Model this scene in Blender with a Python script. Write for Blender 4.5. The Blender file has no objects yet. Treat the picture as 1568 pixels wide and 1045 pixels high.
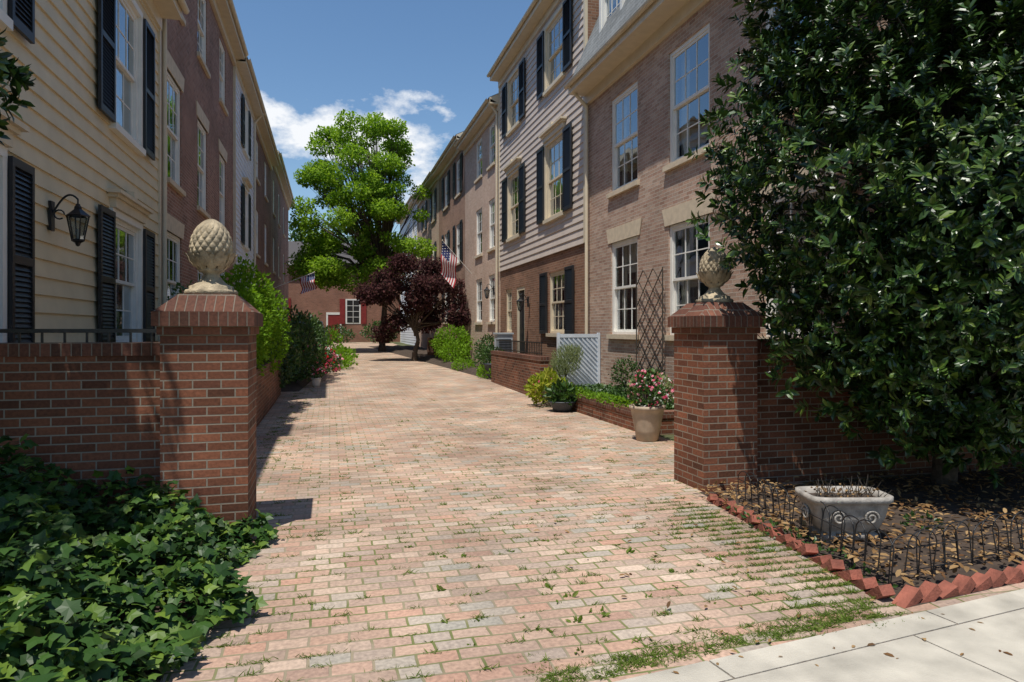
import bpy, math, random
import numpy as np
from mathutils import Vector, Matrix
random.seed(7); rng=np.random.default_rng(7)
scene=bpy.context.scene
COL=scene.collection

# ------------------------------------------------------------------ mesh builder
class MB:
    def __init__(s): s.v=[];s.f=[];s.m=[];s.sm=[];s.mats=[]
    def mi(s,mat):
        if mat not in s.mats: s.mats.append(mat)
        return s.mats.index(mat)
    def face(s,pts,mat,smooth=False):
        i=len(s.v); s.v+=[tuple(p) for p in pts]; s.f.append(tuple(range(i,i+len(pts)))); s.m.append(s.mi(mat)); s.sm.append(smooth)
    def box(s,x0,x1,y0,y1,z0,z1,mat):
        if x0>x1:x0,x1=x1,x0
        if y0>y1:y0,y1=y1,y0
        p=[(x0,y0,z0),(x1,y0,z0),(x1,y1,z0),(x0,y1,z0),(x0,y0,z1),(x1,y0,z1),(x1,y1,z1),(x0,y1,z1)]
        s.hexa(p,mat)
    def hexa(s,p,mat):
        for q in ((0,3,2,1),(4,5,6,7),(0,1,5,4),(1,2,6,5),(2,3,7,6),(3,0,4,7)):
            s.face([p[k] for k in q],mat)
    def rbox(s,c,size,R,mat):
        c=Vector(c);hx,hy,hz=size[0]/2,size[1]/2,size[2]/2
        p=[c+R@Vector(q) for q in ((-hx,-hy,-hz),(hx,-hy,-hz),(hx,hy,-hz),(-hx,hy,-hz),(-hx,-hy,hz),(hx,-hy,hz),(hx,hy,hz),(-hx,hy,hz))]
        s.hexa(p,mat)
    def grid(s,rows,mat,smooth=True,closed=False):
        i=len(s.v); n=len(rows[0]); mi=s.mi(mat)
        for r in rows: s.v+=[tuple(p) for p in r]
        for a in range(len(rows)-1):
            for b in range(n if closed else n-1):
                b2=(b+1)%n
                s.f.append((i+a*n+b,i+a*n+b2,i+(a+1)*n+b2,i+(a+1)*n+b)); s.m.append(mi); s.sm.append(smooth)
    def cyl(s,p0,p1,r0,r1,mat,n=8,caps=True):
        p0=Vector(p0);p1=Vector(p1);d=(p1-p0)
        if d.length<1e-6:return
        d.normalize(); a=d.orthogonal().normalized(); b=d.cross(a)
        rows=[]
        for p,r in ((p0,r0),(p1,r1)):
            rows.append([p+(a*math.cos(2*math.pi*k/n)+b*math.sin(2*math.pi*k/n))*r for k in range(n)])
        s.grid(rows,mat,True,True)
        if caps:
            s.face(rows[0][::-1],mat); s.face(rows[1],mat)
    def tube(s,pts,r,mat,n=6):
        for k in range(len(pts)-1):
            ra=r[k] if isinstance(r,list) else r; rb=r[k+1] if isinstance(r,list) else r
            s.cyl(pts[k],pts[k+1],ra,rb,mat,n,False)
    def lathe(s,c,prof,mat,n=24,fn=None,smooth=True):
        rows=[]
        for (r,z) in prof:
            rows.append([(c[0]+(r*(fn(2*math.pi*k/n,z) if fn else 1))*math.cos(2*math.pi*k/n),c[1]+(r*(fn(2*math.pi*k/n,z) if fn else 1))*math.sin(2*math.pi*k/n),c[2]+z) for k in range(n)])
        s.grid(rows,mat,smooth,True)
    def build(s,name,parent=None):
        me=bpy.data.meshes.new(name); me.from_pydata(s.v,[],s.f)
        for m in s.mats: me.materials.append(m)
        me.polygons.foreach_set('material_index',s.m); me.polygons.foreach_set('use_smooth',s.sm)
        me.update()
        uv=me.uv_layers.new(name='UVMap')
        nl=len(me.loops); vi=np.zeros(nl,dtype=np.int32); me.loops.foreach_get('vertex_index',vi)
        co=np.array(s.v)[vi]
        nf=len(me.polygons); nr=np.zeros(nf*3); me.polygons.foreach_get('normal',nr); nr=np.abs(nr.reshape(-1,3))
        lt=np.zeros(nf,dtype=np.int32); me.polygons.foreach_get('loop_total',lt)
        ln=np.repeat(nr,lt,axis=0)
        u=np.where(((ln[:,0]>=ln[:,1])&(ln[:,0]>=ln[:,2])),co[:,1],co[:,0])
        w=np.where((ln[:,2]>ln[:,0])&(ln[:,2]>ln[:,1]),co[:,1],co[:,2])
        uv.data.foreach_set('uv',np.stack([u,w],1).ravel())
        ob=bpy.data.objects.new(name,me); COL.objects.link(ob)
        if parent: ob.parent=parent
        return ob
def empty(name):
    e=bpy.data.objects.new(name,None); COL.objects.link(e); return e

# ------------------------------------------------------------------ materials
def newmat(name):
    m=bpy.data.materials.new(name); m.use_nodes=True; nt=m.node_tree
    b=nt.nodes['Principled BSDF']; return m,nt,b
def N(nt,t,**k):
    n=nt.nodes.new(t)
    for a,v in k.items(): setattr(n,a,v)
    return n
def ramp(nt,stops,interp='LINEAR'):
    r=N(nt,'ShaderNodeValToRGB'); r.color_ramp.interpolation=interp
    el=r.color_ramp.elements
    while len(el)<len(stops): el.new(.5)
    for e,(p,c) in zip(el,stops): e.position=p; e.color=(c[0],c[1],c[2],1)
    return r
def plain(name,col,rough=.6,var=.15,scale=6,bump=0.,bscale=60,metal=0.,spec=.5):
    m,nt,b=newmat(name); tc=N(nt,'ShaderNodeTexCoord'); no=N(nt,'ShaderNodeTexNoise'); no.inputs['Scale'].default_value=scale; no.inputs['Detail'].default_value=5
    nt.links.new(tc.outputs['Object'],no.inputs['Vector'])
    r=ramp(nt,[(.3,[c*(1-var) for c in col]),(.7,[min(1,c*(1+var)) for c in col])])
    nt.links.new(no.outputs['Fac'],r.inputs[0]); nt.links.new(r.outputs[0],b.inputs['Base Color'])
    b.inputs['Roughness'].default_value=rough; b.inputs['Metallic'].default_value=metal; b.inputs['Specular IOR Level'].default_value=spec
    if bump>0:
        n2=N(nt,'ShaderNodeTexNoise'); n2.inputs['Scale'].default_value=bscale; n2.inputs['Detail'].default_value=3
        nt.links.new(tc.outputs['Object'],n2.inputs['Vector'])
        bp=N(nt,'ShaderNodeBump'); bp.inputs['Strength'].default_value=bump; bp.inputs['Distance'].default_value=.01
        nt.links.new(n2.outputs['Fac'],bp.inputs['Height']); nt.links.new(bp.outputs[0],b.inputs['Normal'])
    return m
def brick(name,cols,mortar,bw=.2,rh=.0677,ms=.007,moss=None,bump=.6,rough=.85,big=.25,bigscale=.8,wob=.0):
    m,nt,b=newmat(name); L=nt.links.new
    tc=N(nt,'ShaderNodeTexCoord'); src=tc.outputs['UV']
    if wob>0:
        nn=N(nt,'ShaderNodeTexNoise'); nn.inputs['Scale'].default_value=3.5; nn.inputs['Detail'].default_value=2; L(src,nn.inputs['Vector'])
        su=N(nt,'ShaderNodeVectorMath',operation='SUBTRACT'); L(nn.outputs['Color'],su.inputs[0]); su.inputs[1].default_value=(.5,.5,.5)
        sc=N(nt,'ShaderNodeVectorMath',operation='SCALE'); L(su.outputs[0],sc.inputs[0]); sc.inputs['Scale'].default_value=wob
        ad=N(nt,'ShaderNodeVectorMath',operation='ADD'); L(src,ad.inputs[0]); L(sc.outputs[0],ad.inputs[1]); src2=ad.outputs[0]
    else: src2=src
    br=N(nt,'ShaderNodeTexBrick'); L(src2,br.inputs['Vector'])
    br.inputs['Color1'].default_value=(0,0,0,1); br.inputs['Color2'].default_value=(1,1,1,1); br.inputs['Mortar'].default_value=(.5,.5,.5,1)
    br.inputs['Scale'].default_value=1; br.inputs['Brick Width'].default_value=bw; br.inputs['Row Height'].default_value=rh
    br.inputs['Mortar Size'].default_value=ms; br.inputs['Mortar Smooth'].default_value=.3
    n=len(cols); r=ramp(nt,[(i/(n-1),c) for i,c in enumerate(cols)]); L(br.outputs['Color'],r.inputs[0])
    g=N(nt,'ShaderNodeTexNoise'); g.inputs['Scale'].default_value=40; g.inputs['Detail'].default_value=4; L(src,g.inputs['Vector'])
    gr=ramp(nt,[(.3,(.76,.76,.76)),(.7,(1.2,1.19,1.17))]); L(g.outputs['Fac'],gr.inputs[0])
    mu=N(nt,'ShaderNodeMixRGB',blend_type='MULTIPLY'); mu.inputs[0].default_value=1; L(r.outputs[0],mu.inputs[1]); L(gr.outputs[0],mu.inputs[2])
    mo=N(nt,'ShaderNodeMixRGB'); L(br.outputs['Fac'],mo.inputs[0]); L(mu.outputs[0],mo.inputs[1])
    bn=N(nt,'ShaderNodeTexNoise'); bn.inputs['Scale'].default_value=bigscale; bn.inputs['Detail'].default_value=5; L(src,bn.inputs['Vector'])
    if moss:
        m3=N(nt,'ShaderNodeTexNoise'); m3.inputs['Scale'].default_value=1.6; m3.inputs['Detail'].default_value=4; L(src,m3.inputs['Vector'])
        mr=ramp(nt,[(.44,mortar),(.58,moss)]); L(m3.outputs['Fac'],mr.inputs[0]); L(mr.outputs[0],mo.inputs[2])
    else: mo.inputs[2].default_value=(*mortar,1)
    b2=ramp(nt,[(.3,(1-big,1-big,1-big)),(.7,(1+big*.6,1+big*.6,1+big*.6))]); L(bn.outputs['Fac'],b2.inputs[0])
    m2=N(nt,'ShaderNodeMixRGB',blend_type='MULTIPLY'); m2.inputs[0].default_value=1; L(mo.outputs[0],m2.inputs[1]); L(b2.outputs[0],m2.inputs[2])
    L(m2.outputs[0],b.inputs['Base Color']); b.inputs['Roughness'].default_value=rough; b.inputs['Specular IOR Level'].default_value=.3
    iv=N(nt,'ShaderNodeMath',operation='MULTIPLY_ADD'); L(br.outputs['Fac'],iv.inputs[0]); iv.inputs[1].default_value=-1; iv.inputs[2].default_value=1
    a2=N(nt,'ShaderNodeMath',operation='MULTIPLY_ADD'); L(g.outputs['Fac'],a2.inputs[0]); a2.inputs[1].default_value=.45; L(iv.outputs[0],a2.inputs[2])
    a3=N(nt,'ShaderNodeMath',operation='MULTIPLY_ADD'); L(br.outputs['Color'],a3.inputs[0]); a3.inputs[1].default_value=.3; L(a2.outputs[0],a3.inputs[2])
    bp=N(nt,'ShaderNodeBump'); bp.inputs['Strength'].default_value=bump; bp.inputs['Distance'].default_value=.008
    L(a3.outputs[0],bp.inputs['Height']); L(bp.outputs[0],b.inputs['Normal'])
    return m
def leafmat(name,cols,rough=.4,trans=.25,spec=.5):
    m,nt,b=newmat(name); L=nt.links.new
    ge=N(nt,'ShaderNodeNewGeometry'); n=len(cols); r=ramp(nt,[(i/(n-1),c) for i,c in enumerate(cols)]); L(ge.outputs['Random Per Island'],r.inputs[0])
    L(r.outputs[0],b.inputs['Base Color']); b.inputs['Roughness'].default_value=rough; b.inputs['Specular IOR Level'].default_value=spec
    if trans<=.01: return m
    tr=N(nt,'ShaderNodeBsdfTranslucent'); hs=N(nt,'ShaderNodeHueSaturation'); hs.inputs['Value'].default_value=1.7; hs.inputs['Saturation'].default_value=1.1
    L(r.outputs[0],hs.inputs['Color']); L(hs.outputs[0],tr.inputs['Color'])
    mx=N(nt,'ShaderNodeMixShader'); mx.inputs[0].default_value=trans; L(b.outputs[0],mx.inputs[1]); L(tr.outputs[0],mx.inputs[2])
    if rough>=.5:
        df=N(nt,'ShaderNodeBsdfDiffuse'); L(r.outputs[0],df.inputs['Color']); L(df.outputs[0],mx.inputs[1]); nt.nodes.remove(b)
    L(mx.outputs[0],nt.nodes['Material Output'].inputs['Surface']); return m
def glassmat():
    m,nt,b=newmat('window_glass'); L=nt.links.new
    g=N(nt,'ShaderNodeBsdfGlossy'); g.inputs['Roughness'].default_value=.02; g.inputs['Color'].default_value=(.9,.95,1,1)
    t=N(nt,'ShaderNodeBsdfTransparent'); t.inputs['Color'].default_value=(.7,.75,.75,1)
    lw=N(nt,'ShaderNodeLayerWeight'); lw.inputs['Blend'].default_value=.35
    mr=N(nt,'ShaderNodeMapRange'); mr.inputs[3].default_value=.12; mr.inputs[4].default_value=.75; L(lw.outputs['Facing'],mr.inputs[0])
    no=N(nt,'ShaderNodeTexNoise'); no.inputs['Scale'].default_value=1.5; no.inputs['Detail'].default_value=1; tc=N(nt,'ShaderNodeTexCoord'); L(tc.outputs['Object'],no.inputs['Vector'])
    bp=N(nt,'ShaderNodeBump'); bp.inputs['Strength'].default_value=.15; bp.inputs['Distance'].default_value=.05; L(no.outputs['Fac'],bp.inputs['Height']); L(bp.outputs[0],g.inputs['Normal'])
    mx=N(nt,'ShaderNodeMixShader'); L(mr.outputs[0],mx.inputs[0]); L(t.outputs[0],mx.inputs[1]); L(g.outputs[0],mx.inputs[2])
    L(mx.outputs[0],nt.nodes['Material Output'].inputs['Surface']); return m

M_pill=brick('pillar_brick',[(.09,.036,.02),(.20,.074,.038),(.14,.052,.03),(.27,.10,.052),(.165,.063,.034)],(.27,.225,.17),ms=.0062,big=.38)
M_pillcap=brick('rowlock_brick',[(.09,.042,.028),(.16,.064,.038),(.12,.048,.032),(.2,.083,.052)],(.21,.17,.13),bw=.0677,rh=.3,ms=.005,big=.4)
M_r0=brick('pink_brick',[(.33,.20,.145),(.46,.31,.23),(.39,.24,.18),(.54,.39,.30),(.36,.25,.19)],(.52,.46,.38),big=.18,bump=.9)
M_r2=brick('light_brick',[(.48,.32,.24),(.58,.41,.31),(.52,.35,.26),(.62,.47,.37)],(.56,.49,.4),big=.15)
M_r3=brick('brown_brick',[(.28,.15,.10),(.38,.22,.15),(.33,.18,.12)],(.42,.35,.28))
M_rb=brick('dark_brown_brick',[(.17,.085,.05),(.29,.15,.09),(.22,.11,.068)],(.30,.23,.17))
M_l1=brick('red_brick',[(.20,.10,.07),(.32,.16,.11),(.26,.13,.09),(.36,.2,.15)],(.4,.33,.27))
M_l3=brick('deep_red_brick',[(.16,.075,.05),(.25,.12,.08),(.2,.09,.062)],(.28,.22,.17))
M_far=brick('far_red_brick',[(.22,.085,.05),(.31,.13,.08),(.26,.11,.065)],(.32,.25,.2))
M_lane=brick('lane_paver',[(.42,.265,.19),(.50,.355,.265),(.36,.27,.21),(.45,.29,.21),(.54,.41,.315),(.34,.315,.265),(.47,.275,.195),(.44,.33,.255),(.37,.225,.165),(.40,.34,.28)],(.30,.245,.165),bw=.205,rh=.112,ms=.008,moss=(.15,.165,.055),big=.32,bigscale=.75,wob=.035,rough=.9,bump=.5)
M_edge=plain('edging_brick',(.25,.08,.05),.9,.4,9,.6,60)
M_cream=plain('cream_siding',(.66,.55,.36),.55,.07,3)
M_tan=plain('tan_siding',(.56,.48,.41),.6,.08,3)
M_wsid=plain('white_siding',(.70,.73,.78),.6,.05,3)
M_white=plain('white_trim',(.76,.74,.68),.5,.06,5)
M_creamtrim=plain('cream_trim',(.64,.55,.40),.5,.07,5)
M_stone=plain('limestone_lintel',(.60,.50,.36),.8,.12,8,.3)
M_black=plain('black_paint',(.018,.019,.022),.45,.3,5)
M_dkblue=plain('slate_paint',(.04,.05,.06),.5,.2,5)
M_redshut=plain('red_paint',(.22,.025,.022),.5,.2,5)
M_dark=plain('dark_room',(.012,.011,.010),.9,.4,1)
M_curt=plain('curtain_cloth',(.6,.56,.48),.9,.12,14)
M_glass=glassmat()
M_roof=plain('roof_shingle',(.07,.062,.06),.9,.3,25,.5,40)
M_slate=brick('mansard_slate',[(.16,.17,.17),(.22,.23,.23),(.19,.2,.2)],(.08,.08,.08),bw=.25,rh=.14,ms=.007,bump=.8)
M_dirt=plain('soil',(.055,.037,.025),.95,.45,9,1.0,30)
M_ground=plain('ground_grass',(.08,.09,.035),.95,.4,.7,.6,20)
M_conc=plain('concrete',(.45,.41,.335),.85,.28,3.2,.45,120)
M_asph=plain('asphalt',(.05,.05,.05),.9,.25,20,.5,150)
M_cast=plain('cast_stone',(.36,.29,.19),.85,.4,14,.8,70)
M_cast2=plain('planter_stone',(.32,.29,.25),.85,.35,12,.5,60)
M_terra=plain('beige_pot',(.42,.33,.24),.7,.15,8)
M_metal=plain('black_iron',(.012,.012,.013),.45,.3,20)
M_grey=plain('grey_metal',(.40,.44,.47),.5,.1,6)
M_fence=plain('painted_wood',(.6,.65,.7),.6,.08,6)
M_bark=plain('bark',(.09,.065,.045),.95,.4,18,1.0,30)
M_twig=plain('twig_bark',(.05,.04,.03),.9,.3,18)
M_car=plain('car_paint',(.30,.33,.37),.25,.05,5,spec=.7)
M_carglass=plain('car_glass',(.012,.015,.018),.08,.1,5,spec=.8)
M_rubber=plain('tyre_rubber',(.02,.02,.02),.8,.1,5)
M_tail=plain('tail_light',(.35,.01,.01),.2,.1,5)
M_mag=leafmat('holly_leaf',[(.007,.019,.004),(.016,.040,.008),(.028,.066,.011),(.045,.095,.016),(.12,.18,.028)],.34,0,.5)
M_ivy=leafmat('ivy_leaf',[(.014,.036,.009),(.026,.066,.013),(.045,.10,.017),(.13,.20,.028)],.45,.1,.25)
M_maple=leafmat('maple_leaf',[(.11,.20,.022),(.16,.27,.03),(.22,.34,.04),(.30,.42,.06)],.5,.4,.3)
M_plum=leafmat('plum_leaf',[(.03,.016,.018),(.065,.028,.03),(.11,.048,.045),(.05,.036,.026)],.5,.25,.3)
M_lime=leafmat('lime_leaf',[(.09,.18,.02),(.14,.26,.025),(.2,.33,.04)],.5,.3,.3)
M_green=leafmat('green_leaf',[(.022,.052,.012),(.04,.09,.017),(.07,.14,.025)],.45,.15,.4)
M_yel=leafmat('yellow_leaf',[(.16,.23,.02),(.26,.3,.04),(.36,.36,.06)],.5,.3,.3)
M_sage=leafmat('sage_leaf',[(.15,.19,.08),(.21,.25,.11),(.28,.31,.16)],.6,.3,.3)
M_grass=leafmat('grass_blade',[(.08,.13,.02),(.12,.18,.03),(.18,.22,.06)],.6,.3,.3)
M_pink=leafmat('pink_petal',[(.55,.04,.12),(.7,.12,.22),(.75,.38,.42)],.6,.3,.2)
M_red=leafmat('red_petal',[(.5,.02,.02),(.6,.04,.06)],.6,.3,.2)
M_whitep=leafmat('white_petal',[(.7,.68,.62),(.75,.72,.7)],.6,.3,.2)
M_litter=leafmat('dry_leaf',[(.12,.06,.028),(.24,.14,.06),(.38,.25,.12),(.09,.05,.028)],.8,.1,.2)
M_flagr=plain('flag_red',(.4,.03,.04),.8,.1); M_flagw=plain('flag_white',(.7,.68,.66),.8,.05); M_flagb=plain('flag_blue',(.02,.03,.12),.8,.2,20)

def gz(y):
    return 0. if y<15 else min(.0115*(y-15),.5)

# ------------------------------------------------------------------ leaves
T_LEAF=(np.array([(0,0,0),(.3,0,0),(.7,0,-.02),(1,0,-.1),(.3,.2,.07),(.3,-.2,.07),(.7,.18,.04),(.7,-.18,.04)]),[(0,5,1),(0,1,4),(1,5,7,2),(4,1,2,6),(2,7,3),(6,2,3)])
T_DIA=(np.array([(0,0,0),(.5,.32,.08),(1,0,-.05),(.5,-.32,.08)]),[(0,3,2),(0,2,1)])
T_IVY=(np.array([(.3,0,.04),(0,0,0),(-.12,.3,-.02),(.2,.34,0),(.38,.52,-.04),(.55,.24,.01),(1,0,-.08),(.55,-.24,.01),(.38,-.52,-.04),(.2,-.34,0),(-.12,-.3,-.02)]),
       [(0,1,2,3),(0,3,4,5),(0,5,6),(0,6,7),(0,7,8,9),(0,9,10,1)])
T_BLADE=(np.array([(0,.06,0),(0,-.06,0),(.6,.045,.02),(.6,-.045,.02),(1,0,-.15)]),[(0,1,3,2),(2,3,4)])
def nrm(a): return a/np.maximum(np.linalg.norm(a,axis=1,keepdims=True),1e-9)
def leaves(name,pos,ax,up,size,T,mat,parent=None):
    ax=nrm(ax); side=nrm(np.cross(up,ax)); n=np.cross(ax,side)
    tv,tf=T; k=len(tv)
    V=pos[:,None,:]+size[:,None,None]*(tv[None,:,0:1]*ax[:,None,:]+tv[None,:,1:2]*side[:,None,:]+tv[None,:,2:3]*n[:,None,:])
    V=V.reshape(-1,3); F=[]
    for f in tf:
        a=np.array(f)[None,:]+(np.arange(len(pos))*k)[:,None]; F+=a.tolist()
    me=bpy.data.meshes.new(name); me.from_pydata(V.tolist(),[],F); me.materials.append(mat); me.update()
    ob=bpy.data.objects.new(name,me); COL.objects.link(ob)
    if parent: ob.parent=parent
    return ob
def rdir(n): return nrm(rng.normal(size=(n,3)))
def blobpts(n,blobs,shell=.3):
    w=np.array([b[1][0]*b[1][1]+b[1][2]*b[1][0] for b in blobs]); w=w/w.sum()
    idx=rng.choice(len(blobs),size=n,p=w); C=np.array([b[0] for b in blobs])[idx]; R=np.array([b[1] for b in blobs])[idx]
    d=rdir(n); s=1-np.abs(rng.normal(size=(n,1)))*shell
    s=np.clip(s,.05,1.1)
    lump=1+.10*np.sin(d[:,0:1]*7+C[:,0:1]*3)*np.sin(d[:,2:3]*6+C[:,1:2]*2)+.06*np.sin(d[:,1:2]*13+C[:,2:3])
    return C+R*d*s*lump,d
def bush(name,blobs,n,size,mat,T=T_DIA,shell=.25,stem=None,flowers=None,parent=None,upb=.3):
    e=parent or empty(name)
    p,d=blobpts(n,blobs,shell); ax=d*.7+rdir(n)*.7+np.array([0,0,upb])
    leaves('foliage',p,ax,rdir(n)+d,size*rng.uniform(.6,1.3,n),T,mat,e)
    mb=MB()
    for (c,r) in blobs:
        for k in range(4):
            q=(c[0]+random.uniform(-.5,.5)*r[0],c[1]+random.uniform(-.5,.5)*r[1],c[2]+random.uniform(-.1,.6)*r[2])
            base=stem if stem else (c[0],c[1],c[2]-r[2])
            mb.cyl(base,q,.012+.01*r[0],.004,M_twig,5,False)
    mb.build('stems',e)
    if flowers:
        for fm,fn,fs in flowers:
            p,d=blobpts(fn,blobs,.03); leaves('blossom',p+d*.02,rdir(fn),d+rdir(fn)*.4,fs*rng.uniform(.7,1.2,fn),T_IVY,fm,e)
    return e

# ------------------------------------------------------------------ houses
def facade(mb,X,out,y0,y1,z0,z1,holes,mat):
    hs=[h for h in holes if h[3]>z0 and h[2]<z1 and h[1]>y0 and h[0]<y1]
    ys=sorted({y0,y1,*[min(max(v,y0),y1) for h in hs for v in h[:2]]}); zs=sorted({z0,z1,*[min(max(v,z0),z1) for h in hs for v in h[2:4]]})
    for a,b in zip(ys,ys[1:]):
        for c,d in zip(zs,zs[1:]):
            cy,cz=(a+b)/2,(c+d)/2
            if any(h[0]<cy<h[1] and h[2]<cz<h[3] for h in hs): continue
            mb.face([(X,a,c),(X,b,c),(X,b,d),(X,a,d)],mat)
    xi=X-out*.2
    for h in hs:
        a,b,c,d=h[:4]
        mb.face([(X,a,c),(xi,a,c),(xi,a,d),(X,a,d)],mat); mb.face([(X,b,c),(xi,b,c),(xi,b,d),(X,b,d)],mat)
        mb.face([(X,a,c),(X,b,c),(xi,b,c),(xi,a,c)],mat); mb.face([(X,a,d),(X,b,d),(xi,b,d),(xi,a,d)],mat)
def siding(mb,X,out,y0,y1,z0,z1,holes,mat,step=.19):
    z=z0
    while z<z1-1e-4:
        zt=min(z+step,z1)
        hs=[h for h in holes if h[3]>z and h[2]<zt]
        zs=sorted({z,zt,*[min(max(v,z),zt) for h in hs for v in h[2:4]]})
        ox=lambda q:X+out*(.03+.024*(1-(q-z)/step))
        for c,d in zip(zs,zs[1:]):
            cz=(c+d)/2; act=sorted([(h[0]-.02,h[1]+.02) for h in hs if h[2]<cz<h[3]])
            cur=y0; segs=[]
            for a,b in act: 
                if a>cur: segs.append((cur,a))
                cur=max(cur,b)
            if cur<y1: segs.append((cur,y1))
            for a,b in segs:
                mb.face([(ox(c),a,c),(ox(c),b,c),(ox(d),b,d),(ox(d),a,d)],mat)
                if c==z: mb.face([(X+out*.03,a,c),(X+out*.03,b,c),(ox(c),b,c),(ox(c),a,c)],mat)
        z=zt
def window(mw,X,out,y0,y1,z0,z1,fm,nx=3,nz=2,off=0.):
    B=lambda o1,o2,a,b,c,d,m:mw.box(X+out*o1,X+out*o2,a,b,c,d,m)
    t=.07; o0,o1=-.14+off,-.03+off
    B(o0,o1,y0,y0+t,z0,z1,fm);B(o0,o1,y1-t,y1,z0,z1,fm);B(o0,o1,y0+t,y1-t,z1-t,z1,fm);B(o0,o1,y0+t,y1-t,z0,z0+t*.8,fm)
    zm=(z0+z1)/2; a,b=y0+t,y1-t
    for (c,d,oo) in ((zm-.02,z1-t,-.05+off),(z0+t*.8,zm+.02,-.09+off)):
        s=.05
        B(oo-.035,oo,a,a+s,c,d,fm);B(oo-.035,oo,b-s,b,c,d,fm);B(oo-.035,oo,a+s,b-s,c,c+s,fm);B(oo-.035,oo,a+s,b-s,d-s,d,fm)
        for k in range(1,nx):
            y=a+s+(b-a-2*s)*k/nx; B(oo-.024,oo-.006,y-.01,y+.01,c+s,d-s,fm)
        for k in range(1,nz):
            z=c+s+(d-c-2*s)*k/nz; B(oo-.022,oo-.008,a+s,b-s,z-.01,z+.01,fm)
        g=X+out*(oo-.016); mw.face([(g,a+s,c+s),(g,b-s,c+s),(g,b-s,d-s),(g,a+s,d-s)],M_glass)
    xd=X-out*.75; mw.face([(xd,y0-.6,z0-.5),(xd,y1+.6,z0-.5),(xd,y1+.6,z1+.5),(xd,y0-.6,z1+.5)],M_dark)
    xc=X-out*.26; kind=random.random()
    def cur(ya,yb,za,zb):
        n=14; rows=[]
        for z in (za,zb): rows.append([(xc+.02*math.sin(k*1.9),ya+(yb-ya)*k/n,z) for k in range(n+1)])
        mw.grid(rows,M_curt,True)
    w=b-a
    if kind<.6: cur(y0,y0+w*.24,z0,z1); cur(y1-w*.24,y1,z0,z1)
    if kind>.5: cur(y0,y1,zm+random.uniform(.1,.7),z1)
def shutter(ms,X,out,y0,y1,z0,z1,mat,sp=.05,off=.02):
    B=lambda o1,o2,a,b,c,d:ms.box(X+out*o1,X+out*o2,a,b,c,d,mat)
    o0,o1=off,off+.04; t=.055
    B(o0,o1,y0,y0+t,z0,z1);B(o0,o1,y1-t,y1,z0,z1)
    zm=z0+(z1-z0)*.48
    for c,d in ((z0,z0+.09),(zm-.04,zm+.04),(z1-.08,z1)): B(o0,o1,y0+t,y1-t,c,d)
    for za,zb in ((z0+.09,zm-.04),(zm+.04,z1-.08)):
        z=za
        while z<zb-.01:
            zt=min(z+sp*1.25,zb)
            ms.face([(X+out*(o1-.006),y0+t,z),(X+out*(o1-.006),y1-t,z),(X+out*(o0+.004),y1-t,zt),(X+out*(o0+.004),y0+t,zt)],mat); z+=sp
    ms.face([(X+out*o0,y0,z0),(X+out*o0,y1,z0),(X+out*o0,y1,z1),(X+out*o0,y0,z1)],mat)
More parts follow.
